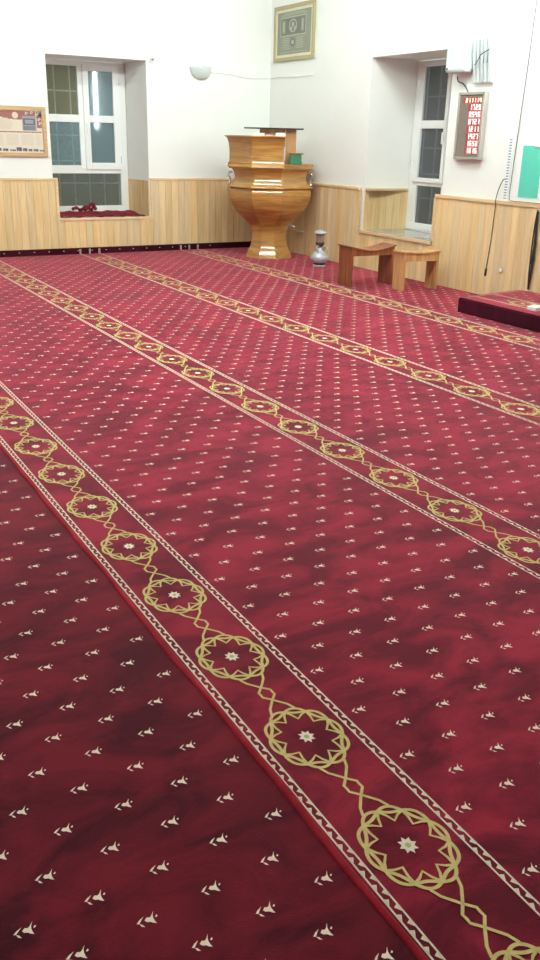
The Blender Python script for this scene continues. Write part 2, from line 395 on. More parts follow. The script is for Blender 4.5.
tag(cp, 'wall-to-wall red prayer carpet with gold medallion stripes and small cream sprigs', 'carpet')
bm = bmesh.new(); n = 8; x = STR[0][0]-.169
pts = []; yy = y0c
while yy < -.1:
    pts.append((x+.003*math.sin(yy*5.1)+.002*math.sin(yy*13), yy, .000)); yy += .12
rings = []
for i, (a, b, c) in enumerate(pts):
    w = .0115*(1+.15*math.sin(b*7.3)); rings.append([bm.verts.new((a+w*math.cos(PI*k/6), b, .0002+.007*math.sin(PI*k/6))) for k in range(7)])
for p, q in zip(rings, rings[1:]):
    for k in range(6): bm.faces.new((p[k], p[k+1], q[k+1], q[k]))
bmesh.ops.recalc_face_normals(bm, faces=bm.faces[:])
h = link('hem', bm, RED_H, cp, smooth=True); h['label'] = 'bright red raised hem where two carpet widths meet'
# edge turned up against the back wall
bm = bmesh.new(); box(bm, XL+.02, -.20, -.034, -.018, 0, .088, 0, bev=.003)
for x, ph in STR:
    if x < -1.2:
        for d in (-.142, 0, .142):
            for dd in (-.008, .008): box(bm, x+d+dd-.003, x+d+dd+.003, -.0352, -.034, .002, .072, 1)
x = XL+.1
while x < -1:
    box(bm, x-.008, x+.008, -.0352, -.034, .045, .052, 1); x += .21
h = link('turned_up_edge', bm, [RED_D, CREAM], cp); h['label'] = 'dark red carpet edge turned up against the back wall'

# raised carpeted platform
bm = bmesh.new(); PL = [(-1.0, -7.6), (-.02, -7.6), (-.02, -5.60), (-1.0, -5.735)]
prism(bm, PL, 0.002, .146)
bmesh.ops.bevel(bm, geom=[e for e in bm.edges if e.verts[0].co.z > .1 and e.verts[1].co.z > .1 or abs(e.verts[0].co.z-e.verts[1].co.z) > .1], offset=.012, segments=3, affect='EDGES')
pf = link('carpeted_platform', bm, RED_D)
tag(pf, 'low platform covered in dark red carpet against the right wall', 'platform')
bm = bmesh.new(); prism(bm, [(-.985, -7.58), (-.035, -7.58), (-.035, -5.625), (-.985, -5.755)], .1455, .150)
zz = .1515; xm = -.665
border(bm, xm, 1, -7.5, -5.74, zz); border(bm, xm, -1, -7.5, -5.79, zz)
for k in range(-3, 2):
    if -7.4 < -6.30+k*S < -5.9: medallion(bm, xm, -6.30+k*S, zz)
ribbon(bm, [(-.93, -5.79), (-.05, -5.67)], .006, 2, False, zz)
field(bm, [-.43+.0817*j for j in range(5)], -6.2, .1235, -7.4, -5.72, zz)
link('top_carpet', bm, [RED, GOLD, CREAM, GREENY], pf)
bx = thing('paper_box', 'small white box lying on the red carpeted platform', 'box', (-.80, -6.60, .1515), .2)
link('carton', B(-.07, .07, -.05, .05, 0, .035, bev=.004), WHITE, bx); link('flap', B(-.06, .06, -.035, .035, .035, .0375), PAPER, bx)

# ---------------------------------------------------------------- corner pulpit
RV = Vector((math.cos(.525), -math.sin(.525), 0)); VV = Vector((-math.sin(.525), -math.cos(.525), 0))
PC = Vector((-.642, -1.195, .003))
pul = thing('corner_pulpit', 'large honey coloured wooden pulpit with goblet shaped faceted body in the corner', 'pulpit', PC, -.525)
# local frame: x = RV (right), y = -VV (away from viewer)
PLAN = [(-1, .2), (-1, -.25), (-.425, -.93), (.30, -.93), (1, -.25), (1, .2), (.6, .95), (-.6, .95)]
def loft(bm, prof, plan=PLAN, cap=True, sub=1, mi=0):
    rings = [[bm.verts.new((x*r, y*r, z)) for x, y in plan] for r, z in prof]; n = len(plan)
    for a, b in zip(rings, rings[1:]):
        for k in range(n):
            f = bm.faces.new((a[k], a[(k+1) % n], b[(k+1) % n], b[k])); f.smooth = True; f.material_index = mi
    for a, b in zip(rings, rings[1:]):
        for k in range(n):
            e = bm.edges.get((a[k], b[k])); e.smooth = False
    if cap:
        f = bm.faces.new(rings[0][::-1]); f.smooth = False; f2 = bm.faces.new(rings[-1]); f2.smooth = False
        for e in list(f.edges)+list(f2.edges): e.smooth = False
def sprof(pts, n=5):
    return [(p.x, p.y) for p in smoothpts([(a, b, 0) for a, b in pts], n)]
bm = bmesh.new()
loft(bm, sprof([(.335, 0), (.322, .04), (.298, .10), (.268, .16), (.250, .24), (.245, .31), (.250, .37), (.275, .44)]))
link('stem', bm, HONEY, pul)
bm = bmesh.new()
loft(bm, sprof([(.273, .437), (.335, .51), (.43, .60), (.50, .68), (.548, .765), (.572, .85), (.578, .90), (.570, .935), (.555, .958)]))
link('bowl', bm, HONEY, pul)
bm = bmesh.new(); loft(bm, [(.56, .957), (.592, .962), (.597, .973), (.592, .985), (.56, .992)]); link('moulding', bm, HONEY_L, pul)
bm = bmesh.new(); loft(bm, sprof([(.556, .990), (.528, 1.02), (.508, 1.06), (.50, 1.10), (.508, 1.15), (.532, 1.195), (.56, 1.215)])); link('neck_band', bm, HONEY, pul)
bm = bmesh.new(); loft(bm, sprof([(.575, 1.212), (.585, 1.22), (.592, 1.25), (.60, 1.285)], 3)); link('ledge', bm, HONEY, pul)
# upper box: three facets on the left and front, open at the right
pf_ = sprof([(.612, 1.236), (.590, 1.28), (.578, 1.32), (.575, 1.39), (.578, 1.47), (.590, 1.55), (.612, 1.605), (.64, 1.625)])
bm = bmesh.new(); path = [(-.80, .55), (-1, .2), (-1, -.25), (-.425, -.945), (.31, -.945)]
out = [[bm.verts.new((x*r, y*r, z)) for x, y in path] for r, z in pf_]
inn = [[bm.verts.new((x*(.54), y*(.54) if i < 4 else y*.54, z)) for i, (x, y) in enumerate(path)] for r, z in pf_]
for G, fl in ((out, 0), (inn, 1)):
    for a, b in zip(G, G[1:]):
        for k in range(len(path)-1):
            q = (a[k], a[k+1], b[k+1], b[k]); f = bm.faces.new(q if not fl else q[::-1]); f.smooth = True
            for e in f.edges:
                if abs(e.verts[0].co.z-e.verts[1].co.z) > .001: e.smooth = False
for G, H2 in ((out[-1], inn[-1]), (out[0], inn[0])):
    for k in range(len(path)-1): bm.faces.new((G[k], G[k+1], H2[k+1], H2[k]))
for k in (0, len(path)-1):
    for i in range(len(pf_)-1): bm.faces.new((out[i][k], inn[i][k], inn[i+1][k], out[i+1][k]))
bmesh.ops.recalc_face_normals(bm, faces=bm.faces[:])
link('parapet', bm, HONEY, pul)
bm = bmesh.new(); tp = [(-.80, .55), (-1.0, .2), (-1.0, -.25), (-.425, -.96), (.33, -.96), (.33, -.55), (-.3, -.5), (-.6, .3)]
prism(bm, [(x*.645, y*.645) for x, y in tp], 1.623, 1.638); link('reading_shelf', bm, HONEY_L, pul)
link('seat_board', B(-.30, .44, -.1, .32, 1.2855, 1.31), HONEY_L, pul)
link('back_post', B(.20, .345, -.22, -.18, 1.286, 1.726, bev=.003), LIGHTW, pul)
link('back_panel', B(-.16, .195, -.215, -.19, 1.50, 1.726, bev=.003), LIGHTW, pul)
bm = bmesh.new(); box(bm, -.37, .44, -.33, -.06, 1.727, 1.744, bev=.003)
tb = link('top_board', bm, BLACK, pul); tb['label'] = 'thin dark board on top of the post'
for sx in (-1, 1):     # metal catches at both sides of the neck band
    bm = bmesh.new()
    for z in (1.02, 1.16): tube(bm, [(sx*.535, -.13, z), (sx*.572, -.15, z)], .010, 8)
    tube(bm, smoothpts([(sx*.572, -.15, 1.16), (sx*.59, -.16, 1.12), (sx*.565, -.15, 1.08), (sx*.57, -.15, 1.02)], 4), .011, 8)
    bmesh.ops.create_icosphere(bm, subdivisions=2, radius=.026, matrix=Matrix.Translation((sx*.572, -.155, 1.005)))
    bmesh.ops.create_icosphere(bm, subdivisions=2, radius=.020, matrix=Matrix.Translation((sx*.575, -.155, 1.155)))
    link('latch', bm, CHROME, pul, smooth=True)
def at(u, v, z): return tuple(PC+RV*u-VV*v+Vector((0, 0, z)))
def booklet(name, label, u, v, z, w, d, h, rz, m, cover):
    t = thing(name, label, 'book', at(u, v, z), -.525+rz)
    link('pages', B(-w/2, w/2, -d/2, d/2, .003, h-.003), m, t)
    link('cover', B((-w/2-.004, w/2+.004, -d/2-.004, d/2+.004, 0, .003), (-w/2-.004, w/2+.004, -d/2-.004, d/2+.004, h-.003, h), (-w/2-.004, w/2+.004, d/2, d/2+.004, .003, h-.003)), cover, t)
booklet('book', 'thick white book at the left on top of the pulpit', -.165, -.5, 1.6385, .15, .11, .034, .06, PAPER, WHITE)
booklet('book', 'thin dark covered book in the middle on top of the pulpit', -.02, -.47, 1.6385, .06, .13, .022, -.2, PAPER, BLACK)
booklet('book', 'upright-edged white book at the right on top of the pulpit', .125, -.53, 1.6385, .12, .09, .042, .0, PAPER, PAPER)
t = thing('open_booklet', 'thin open white booklet lying across the front edge of the pulpit top', 'booklet', at(.035, -.595, 1.6385), -.525)
bm = bmesh.new()
for s in (-1, 1):
    q = [(-0, -.03), (s*.13, -.022), (s*.13, .028), (0, .03)]
    prism(bm, q if s > 0 else q[::-1], .0, .006)
link('pages', bm, PAPER, t)
t = thing('green_box', 'green cloth covered box with brown lid on the pulpit ledge', 'box', at(.345, -.36, 1.2865), -.525)
link('body', B(-.085, .075, -.07, .07, 0, .125, bev=.006), GREEN, t); l = link('lid', B(-.095, .10, -.08, .08, .126, .142, bev=.003), DARKW, t); l['label'] = 'brown lid'
bm = bmesh.new(); tube(bm, smoothpts([at(.31, -.02, .45), at(.36, -.05, .43), (-.10, -.84, .40), (-.035, -.88, .345), (-.035, -.95, .325), (-.028, -1.02, .325), (-.03, -1.16, .332)], 6), .010, 8)
tag(link('cable', bm, CABLE_W, smooth=True), 'short white cable curling from the pulpit stem to the right wall boards', 'cable')

# ---------------------------------------------------------------- urn
u = thing('metal_urn', 'silver grey metal urn with wide rim standing on carpet beside the pulpit', 'urn', (-.50, -2.34, .0025))
bm = bmesh.new(); lathe(bm, [(.085, 0), (.09, .008), (.085, .02), (.07, .028)]); link('foot', bm, STEEL, u, smooth=True)
bm = bmesh.new(); lathe(bm, [(.072, .026), (.082, .03), (.082, .044), (.09, .05)]); o = link('base_ring', bm, STEEL_D, u, smooth=True); o['label'] = 'dark ring above the foot'
bm = bmesh.new(); lathe(bm, sprof([(.09, .05), (.112, .075), (.121, .105), (.115, .14), (.095, .17), (.07, .19), (.045, .205), (.028, .23), (.020, .25)], 4)); link('body', bm, STEEL, u, smooth=True)
bm = bmesh.new(); lathe(bm, sprof([(.020, .248), (.035, .265), (.058, .295), (.062, .315)], 3)); o = link('cup', bm, STEEL_D, u, smooth=True); o['label'] = 'dark cup of the neck'
bm = bmesh.new(); lathe(bm, sprof([(.050, .314), (.052, .36), (.055, .40), (.068, .43)], 3)); link('collar', bm, plain('brushed collar', srgb(178, 168, 160), .25, .6, noise=.25, scale=40), u, smooth=True)
bm = bmesh.new(); lathe(bm, [(.06, .425), (.082, .43), (.085, .438), (.08, .452), (.055, .466), (.03, .472)]); link('rim', bm, STEEL, u, smooth=True)
for s in (-1, 1):
    bm = bmesh.new(); tube(bm, smoothpts([(s*.052, -.04, .20), (s*.08, -.05, .225), (s*.078, -.04, .26), (s*.045, -.02, .275), (s*.02, -.01, .262)], 5), .008, 8); link('handle', bm, STEEL, u, smooth=True)

# ---------------------------------------------------------------- two low wooden book stands
def rahle(name, label, loc, rz, L, D, h, m, sag):
    t = thing(name, label, 'book stand', loc, rz)
    for sx in (-1, 1):
        bm = bmesh.new(); x = sx*(L/2-.02); box(bm, x-.016, x+.016, -D/2, D/2, 0, h-.022, bev=.003); link('leg', bm, m, t)
    for sy in (-1, 1):     # side rails
        bm = bmesh.new(); y = sy*(D/2-.012); n = 16; z1 = []
        A_ = []; B_ = []
        for i in range(n+1):
            f = i/n; xx = -L/2+.004+f*(L-.008); zt = h-sag*math.sin(PI*f)**1.0-.018; zb = h-.115
            A_.append([bm.verts.new((xx, y-.010, zb)), bm.verts.new((xx, y+.010, zb)), bm.verts.new((xx, y+.010, zt)), bm.verts.new((xx, y-.010, zt))])
        for a, b in zip(A_, A_[1:]):
            for k in range(4): bm.faces.new((a[k], a[(k+1) % 4], b[(k+1) % 4], b[k]))
        bm.faces.new(A_[0][::-1]); bm.faces.new(A_[-1]); bmesh.ops.recalc_face_normals(bm, faces=bm.faces[:])
        link('side_rail', bm, m, t)
    bm = bmesh.new(); A_ = []; n = 16
    for i in range(n+1):
        f = i/n; xx = -L/2-.012+f*(L+.024); g = min(1, max(0, (xx+L/2)/L)); zt = h-sag*math.sin(PI*g)
        if sag > .03: zt -= .0
        A_.append([bm.verts.new((xx, -D/2-.008, zt-.016)), bm.verts.new((xx, D/2+.008, zt-.016)), bm.verts.new((xx, D/2+.008, zt)), bm.verts.new((xx, -D/2-.008, zt))])
    for a, b in zip(A_, A_[1:]):
        for k in range(4): bm.faces.new((a[k], a[(k+1) % 4], b[(k+1) % 4], b[k]))
    bm.faces.new(A_[0][::-1]); bm.faces.new(A_[-1]); bmesh.ops.recalc_face_normals(bm, faces=bm.faces[:])
    link('top', bm, m, t)
    return t
rahle('book_stand', 'dark reddish brown low wooden book stand with sagging top', (-.83, -3.88, .0025), -.02, .62, .27, .465, DARKW, .055)
rahle('book_stand', 'light brown low wooden book stand with nearly flat top, nearer the right wall', (-.50, -4.41, .0025), -.06, .50, .20, .445, LIGHTW, .016)

# ---------------------------------------------------------------- things on the back wall
t = thing('framed_poster', 'framed printed poster with maroon header on the back wall, left of the window', 'poster', (-3.98, -.003, 1.62))
bm = bmesh.new()
frame_bm(bm, -.515, .51, -.315, .315, .055, lambda b, a0, a1, c0, c1, mi: box(b, a0, a1, -.028, 0, c0, c1, mi, .005)); link('frame', bm, LIGHTW if False else wood('pale oak frame', srgb(190, 150, 108), srgb(212, 176, 132), .4, 'X', 1), t)
bm = bmesh.new(); box(bm, -.462, .457, -.012, -.002, -.262, .262, 0)
def pl(x0, x1, z0, z1, mi, d=.0133): box(bm, x0, x1, -d, -.0121, z0, z1, mi)
pl(-.455, .45, .195, .255, 1); f0 = [(-.455, .17), (-.10, .205), (.10, .17)]
for k in range(14):       # wavy lower edge of the header
    a = -.455+k*.065; pl(a, a+.065, .17+.022*math.sin(k*.55), .20, 1, .0131)
pl(.385, .45, .05, .255, 1)
for (cx, cz, r) in ((.10, .20, .042), (.10, .20, .03)):
    q = [bm.verts.new((cx+r*math.cos(k*PI/8), -.0138 if r > .035 else -.0142, cz+r*math.sin(k*PI/8))) for k in range(16)]; bm.faces.new(q).material_index = 2 if r > .035 else 0
q = [bm.verts.new((.10+(.022 if k % 2 == 0 else .009)*math.sin(k*PI/5), -.0146, .20+(.022 if k % 2 == 0 else .009)*math.cos(k*PI/5))) for k in range(10)]; bm.faces.new(q).material_index = 2
pl(.19, .375, .015, .195, 3, .0136); pl(.205, .36, .085, .165, 4, .0139); pl(.225, .34, .10, .15, 3, .0142)
for k in range(4): pl(.20, .36, .022+k*.013, .029+k*.013, 4, .0139)
for cx, cz in ((.25, .225), (.32, .235), (.385, .205), (.42, .235), (.415, .15), (.425, .10), (.385, .24)):   # white scrollwork
    ribs = [(cx+.020*math.cos(a)*(1-a/9), cz+.020*math.sin(a)*(1-a/9)) for a in [i*.6 for i in range(10)]]
    for (x0, z0), (x1, z1) in zip(ribs, ribs[1:]):
        dx, dz = x1-x0, z1-z0; l = math.hypot(dx, dz) or 1; nx, nz_ = -dz/l*.0045, dx/l*.0045
        bm.faces.new([bm.verts.new(v) for v in ((x0+nx, -.0145, z0+nz_), (x0-nx, -.0145, z0-nz_), (x1-nx, -.0145, z1-nz_), (x1+nx, -.0145, z1+nz_))]).material_index = 5
random.seed(3); x = -.45
while x < .42:
    w = random.uniform(.012, .035); pl(x, x+w, -.012, .004, 1, .0136); x += w+.006
for row in range(13):
    z = .15-row*.0115 if row < 11 else None
    if z: 
        for c0, c1 in ((-.44, -.17), (-.15, .07)): pl(c0, c1-random.uniform(0, .03), z, z+.003, 6)
for row in range(11):
    z = -.04-row*.0125
    for c0, c1 in ((-.44, -.26), (-.24, -.06), (-.04, .14), (.16, .34), (.36, .44)): pl(c0, c1-random.uniform(0, .025), z, z+.003, 6)
x = -.45
while x < .42:            # row of small dark pictures along the foot
    w = random.uniform(.03, .09); pl(x, x+w, -.245, -.245+random.uniform(.02, .05), 4, .0136)
    pl(x+w*.2, x+w*.5, -.243, -.228, 3, .014); x += w+random.uniform(.01, .03)
mats = [PAPER_Y, plain('maroon print', srgb(150, 92, 84), .6), plain('pale pink print', srgb(226, 196, 178), .6), plain('grey blue print', srgb(150, 150, 160), .6), plain('dark grey print', srgb(84, 84, 96), .6), PAPER, plain('light print lines', srgb(190, 176, 164), .6)]
link('print', bm, mats, t)

t = thing('wall_sconce', 'white glass half bowl wall lamp, unlit, on the back wall', 'wall lamp', (-1.168, -.003, 2.46))
bm = bmesh.new(); n = 20; rings = []
for i in range(9):
    a = i/8*PI/2; r = .165*math.cos(a)**.75; z = .095-.165*math.sin(a)
    rings.append([bm.verts.new((r*math.cos(PI+PI*k/n), -.004+r*.75*math.sin(PI+PI*k/n), z+.006*math.cos(k*1.9)*(1-i/8))) for k in range(n+1)])
for a, b in zip(rings, rings[1:]):
    for k in range(n): bm.faces.new((a[k], a[k+1], b[k+1], b[k]))
bmesh.ops.remove_doubles(bm, verts=bm.verts[:], dist=.0005)
o = link('glass_shade', bm, GLOBE, t, smooth=True); sm = o.modifiers.new('s', 'SOLIDIFY'); sm.thickness = .004
link('backplate', B(-.05, .05, -.012, -.001, -.06, .07, bev=.003), WHITE, t)
bm = bmesh.new(); lathe(bm, [(.018, 0), (.018, .05), (.03, .06), (.03, .10), (.01, .11)], 16, 0, -.055, cap=True); link('bulb', bm, WHITE, t, smooth=True)
bm = bmesh.new(); tube(bm, smoothpts([(-1.00, -.006, 2.485), (-.8, -.006, 2.475), (-.6, -.006, 2.46), (-.4, -.006, 2.435), (-.2, -.006, 2.44), (-.02, -.006, 2.452)], 6), .0055, 6)
tube(bm, smoothpts([(-.012, -.02, 2.452), (-.012, -.4, 2.455), (-.012, -.8, 2.442), (-.012, -1.2, 2.45)], 4), .0045, 6)
tag(link('lamp_cable', bm, CABLE_W, smooth=True), 'thin white cable running from the wall lamp into the corner', 'cable')
t = thing('curtain_bracket', 'small white and chrome knob at top right of the back window recess', 'bracket', (-1.93, -.002, 2.60))
link('plate', B(-.055, .04, -.016, 0, -.05, .05, bev=.006), WHITE, t)
bm = bmesh.new(); tube(bm, [(0, -.016, 0), (0, -.06, 0)], .016, 12); bmesh.ops.create_icosphere(bm, subdivisions=2, radius=.024, matrix=Matrix.Translation((0.005, -.065, 0))); link('knob', bm, CHROME, t, smooth=True)
# carpet on the window sill and bunched cloth
bm = bmesh.new(); nx, ny = 40, 10; vs = []
for i in range(nx+1):
    for j in range(ny+1):
        f, g = i/nx, j/ny; x = -3.355+f*1.30-.03*g*(1 if f > .5 else -1); y = .006+g*.575
        vs.append(bm.verts.new((x, y, .508+.028*g+.006*math.sin(f*23+g*3)+.005*math.sin(f*51+g*9))))
for i in range(nx):
    for j in range(ny):
        k = i*(ny+1)+j; bm.faces.new((vs[k], vs[k+ny+1], vs[k+ny+2], vs[k+1]))
CLOTH = pile('dull red cloth', srgb(104, 28, 38), srgb(138, 44, 54), .2)
o = link('sill_rug', bm, CLOTH, smooth=True); sm = o.modifiers.new('s', 'SOLIDIFY'); sm.thickness = .006; sm.offset = 1
tag(o, 'dark red piece of carpet covering the sill of the back window', 'rug')
bm = bmesh.new(); random.seed(5)
pth = smoothpts([(-3.02, .50, .575), (-2.96, .47, .60), (-2.90, .45, .565), (-2.85, .47, .60), (-2.80, .45, .61), (-2.74, .46, .575), (-2.70, .48, .60), (-2.66, .45, .575)], 5)
tube(bm, pth, [.014+.012*abs(math.sin(i*.9)) for i in range(len(pth))], 8)
pth = smoothpts([(-2.86, .42, .57), (-2.79, .44, .60), (-2.74, .43, .655), (-2.70, .44, .63), (-2.68, .42, .57)], 5)
tube(bm, pth, [.018+.010*abs(math.sin(i*1.3)) for i in range(len(pth))], 8)
tag(link('bunched_cloth', bm, CLOTH, smooth=True), 'crumpled dark red cloth lying on the back window sill', 'cloth')

# ---------------------------------------------------------------- things on the right wall
t = thing('framed_picture', 'framed grey calligraphy picture high on the right wall beside the corner', 'picture', (-.003, -.68, 3.02))
bm = bmesh.new(); frame_bm(bm, -.55, .55, -.36, .36, .05, lambda b, a0, a1, c0, c1, mi: box(b, -.032, 0, a0, a1, c0, c1, mi, .006)); link('frame', bm, OCHRE, t)
bm = bmesh.new(); frame_bm(bm, -.50, .50, -.31, .31, .035, lambda b, a0, a1, c0, c1, mi: box(b, -.020, -.003, a0, a1, c0, c1, mi)); link('mat_border', bm, plain('cream mat', srgb(216, 210, 182), .6), t)
bm = bmesh.new(); box(bm, -.012, -.004, -.465, .465, -.275, .275, 0)
def pr(y0, y1, z0, z1, mi, d=.0135): box(bm, -d, -.0121, y0, y1, z0, z1, mi)
# local y: + is towards the corner (left in view)
pr(-.30, .36, -.02, .19, 1); frame_bm(bm, -.32, .38, -.04, .21, .014, lambda b, a0, a1, c0, c1, mi: box(b, -.0142, -.0121, a0, a1, c0, c1, 2))
for y0, y1 in ((.24, .33), (-.27, -.19)): pr(y0, y1, 0, .17, 0, .0143); pr(y0+.02, y1-.02, .02, .15, 2, .0147)
def disc(cy, cz, r, mi, d):
    q = [bm.verts.new((-d, cy+r*1.3*math.cos(k*PI/10), cz+r*math.sin(k*PI/10))) for k in range(20)]; bm.faces.new(q[::-1]).material_index = mi
disc(.03, .09, .085, 2, .0145); disc(.03, .09, .068, 1, .0149); disc(.03, .105, .03, 2, .0152); disc(.08, .055, .026, 2, .0152); disc(-.03, .055, .026, 2, .0152)
disc(.03, -.12, .06, 1, .0142); disc(.03, -.12, .03, 2, .0147)
random.seed(9)
for k in range(7):
    z = -.07-k*.022; pr(.12, .33-random.uniform(0, .05), z, z+.008, 2); pr(-.28+random.uniform(0, .05), -.07, z, z+.008, 2)
for k in range(3): pr(-.35+.04*k, .37-.04*k, .225+k*.014, .231+k*.014, 2)
pr(-.36, .38, -.25, -.244, 2)
link('print', bm, [plain('grey green print', srgb(142, 146, 128), .55), plain('dark print', srgb(116, 120, 112), .55), plain('light print', srgb(172, 174, 158), .55)], t)

t = thing('wall_cabinet', 'white rounded box mounted high on the wall at the right window edge', 'wall box', (-.002, -4.36, 2.495))
link('housing', B(-.145, -.012, -.175, .17, -.165, .165, bev=.028), plain('pale grey plastic', (.66, .72, .72, 1), .3, noise=.01), t); link('mounting_plate', B(-.012, 0, -.15, .15, -.14, .14), WHITE, t)
bm = bmesh.new(); tube(bm, [(-.146, .125, -.125), (-.152, .125, -.125)], .012, 10); o = link('indicator', bm, BLACK, t); o['label'] = 'small dark round spot'
t = thing('ribbed_rack', 'white wall rack with upright grey slots beside the white rounded box', 'rack', (-.002, -4.71, 2.43))
bm = bmesh.new(); box(bm, -.03, 0, -.13, .145, -.21, .21, 0)
link('back_panel', bm, WHITE, t)
RIB = plain('pale rib plastic', (.66, .71, .73, 1), .35, noise=.01)
for k in range(5):
    y = .125-.058*k; bm = bmesh.new()
    pts = smoothpts([(-.045, y, -.205), (-.07, y, -.05), (-.085, y, .07), (-.10, y, .21)], 4)
    rr = []
    for p in pts:
        rr.append([bm.verts.new((p.x, p.y-.018, p.z)), bm.verts.new((-.03, p.y-.018, p.z)), bm.verts.new((-.03, p.y+.018, p.z)), bm.verts.new((p.x, p.y+.018, p.z))])
    for a, b in zip(rr, rr[1:]):
        for i in range(4): bm.faces.new((a[i], a[(i+1) % 4], b[(i+1) % 4], b[i]))
    bm.faces.new(rr[0]); bm.faces.new(rr[-1][::-1]); bmesh.ops.recalc_face_normals(bm, faces=bm.faces[:])
    link('rib', bm, RIB, t)
bm = bmesh.new()
for k in range(4): y = .096-.058*k; box(bm, -.070, -.0301, y-.011, y+.011, -.02, .205)
o = link('slot', bm, plain('grey slot', srgb(92, 106, 114), .6), t)
bm = bmesh.new(); tube(bm, smoothpts([(-.06, .14, -.03), (-.10, .06, -.02), (-.115, -.01, .05), (-.12, -.08, .08), (-.11, -.13, .10)], 5), .005, 6); o = link('cable', bm, CABLE_B, t, smooth=True)

# prayer time display
t = thing('digital_prayer_clock', 'silver framed digital time display with glowing red numbers on the right wall', 'digital clock', (-.003, -4.58, 1.785))
bm = bmesh.new(); box(bm, -.045, 0, -.205, .205, -.34, .34, 0); link('case', bm, plain('dark grey case', srgb(96, 92, 88), .5), t)
bm = bmesh.new(); frame_bm(bm, -.212, .212, -.347, .347, .03, lambda b, a0, a1, c0, c1, mi: box(b, -.06, -.001, a0, a1, c0, c1, mi, .004)); link('frame', bm, plain('silver frame', srgb(176, 172, 162), .3, .5), t)
link('screen', B(-.048, -.0455, -.18, .18, -.315, .315), plain('brown grey screen', srgb(128, 118, 108), .25), t)
SEG = {'0': 'abcdef', '1': 'bc', '2': 'abged', '3': 'abgcd', '4': 'fgbc', '5': 'afgcd', '6': 'afgedc', '7': 'abc', '8': 'abcdefg', '9': 'abcdfg', '-': 'g', ' ': ''}
LED = emit('red led digits', (1, .34, .34, 1), 4.0); LEDO = emit('orange led digits', (1, .42, .26, 1), 3.2)
HALO = plain('dark red digit window', srgb(150, 60, 62), .3)
def digits(txt, zc, m, par, yr=-.155, w=.030, h=.052, pitch=.047):
    T = .0085
    for i, ch in enumerate(reversed(txt)):        # +y is left in view
        y = yr+i*pitch; yl = y+w; bm = bmesh.new()
        R_ = {'a': (y, yl, zc+h/2-T, zc+h/2), 'd': (y, yl, zc-h/2, zc-h/2+T), 'g': (y, yl, zc-T/2, zc+T/2),
             'f': (yl-T, yl, zc, zc+h/2), 'b': (y, y+T, zc, zc+h/2), 'e': (yl-T, yl, zc-h/2, zc), 'c': (y, y+T, zc-h/2, zc)}
        for k in SEG[ch]: box(bm, -.0525, -.0505, *R_[k])
        link('digit', bm, m, par)
rows = [('211114', .263), ('1729', .193), ('0546', .120), ('0721', .046), ('1211', -.030), ('1427', -.104), ('1650', -.178), ('1816', -.252)]
for i, (s_, z) in enumerate(rows):
    dw = link('digit_window', B(-.0502, -.0482, -.165, (.135 if i == 0 else .045), z-.031, z+.031), HALO, t)
    if i == 0: digits(s_, z, LEDO, dw, w=.026, h=.042, pitch=.044)
    else: digits(s_, z, LED, dw)
FP = plain('faint print', srgb(104, 98, 92), .5)
for i in range(1, 8): z = rows[i][1]; link('row_mark', B(-.0495, -.0481, .07, .15, z-.004, z+.008), FP, t)
bm = bmesh.new(); tube(bm, smoothpts([(-.012, -4.46, 2.135), (-.012, -4.42, 2.18), (-.012, -4.36, 2.225), (-.012, -4.28, 2.25), (-.012, -4.26, 2.30)], 5), .006, 6)
tag(link('clock_cable', bm, CABLE_B, smooth=True), 'short dark cable rising from the digital clock to the white box', 'cable')

# notice board with teal felt, ledge cord, perforated strip, cables, outlet
t = thing('teal_board', 'teal felt panel in a white frame standing on the pine rail at the right wall', 'panel', (-.003, -5.56, 1.045))
link('backing', B(-.012, 0, -.27, .25, .0, .59, bev=.003), WHITE, t)
link('felt', B(-.016, -.0125, -.125, .155, .045, .555), TEAL, t)
bm = bmesh.new(); 
for k in range(3): bmesh.ops.create_uvsphere(bm, u_segments=12, v_segments=8, radius=.026, matrix=Matrix.Translation((-.018, -.06+.035*k-.03, .555)) @ Matrix.Diagonal((.35, 1, .8, 1)))
link('ornament', bm, WHITE, t, smooth=True)
bm = bmesh.new(); tube(bm, smoothpts([(-.008, -5.35, 3.4), (-.008, -5.336, 2.945), (-.008, -5.321, 2.39), (-.008, -5.299, 1.846), (-.008, -5.272, 1.15), (-.012, -5.29, 1.055), (-.036, -5.35, 1.046), (-.036, -5.5, 1.046), (-.036, -6.2, 1.046)], 5), .0035, 6)
tag(link('cord', bm, CABLE_B, smooth=True), 'thin dark cord down the white wall and along the pine rail', 'cord')
bm = bmesh.new(); box(bm, -.018, -.002, -5.245, -5.185, 1.041, 1.70)
st_ = link('perforated_strip', bm, WHITE); tag(st_, 'narrow white strip with rows of grey slots leaning above the pine rail', 'strip')
bm = bmesh.new()
for k in range(22): z = 1.06+k*.028; box(bm, -.0195, -.0181, -5.236, -5.198, z, z+.012)
link('slots', bm, plain('blue grey slots', srgb(130, 140, 168), .6), st_)
bm = bmesh.new(); tube(bm, smoothpts([(-.022, -5.20, 1.26), (-.024, -5.165, 1.245), (-.036, -5.13, 1.15), (-.042, -5.11, 1.04), (-.028, -5.10, .95), (-.024, -5.085, .6), (-.024, -5.06, .30)], 6), .0048, 6)
tube(bm, [(-.024, -5.06, .30), (-.024, -5.055, .22)], .013, 8)
tag(link('microphone_cable', bm, CABLE_B, smooth=True), 'thin black cable hanging over the pine boards and ending in a small plug', 'cable')
t = thing('wall_socket', 'round cream wall socket on the pine boards above the platform', 'socket', (-.017, -5.285, .313))
bm = bmesh.new(); lathe(bm, [(.034, 0), (.036, .006), (.030, .010), (.024, .006)], 20); o = link('cover', bm, plain('cream plastic', srgb(214, 186, 130), .4), t, smooth=True); o.rotation_euler = (0, -PI/2, 0)
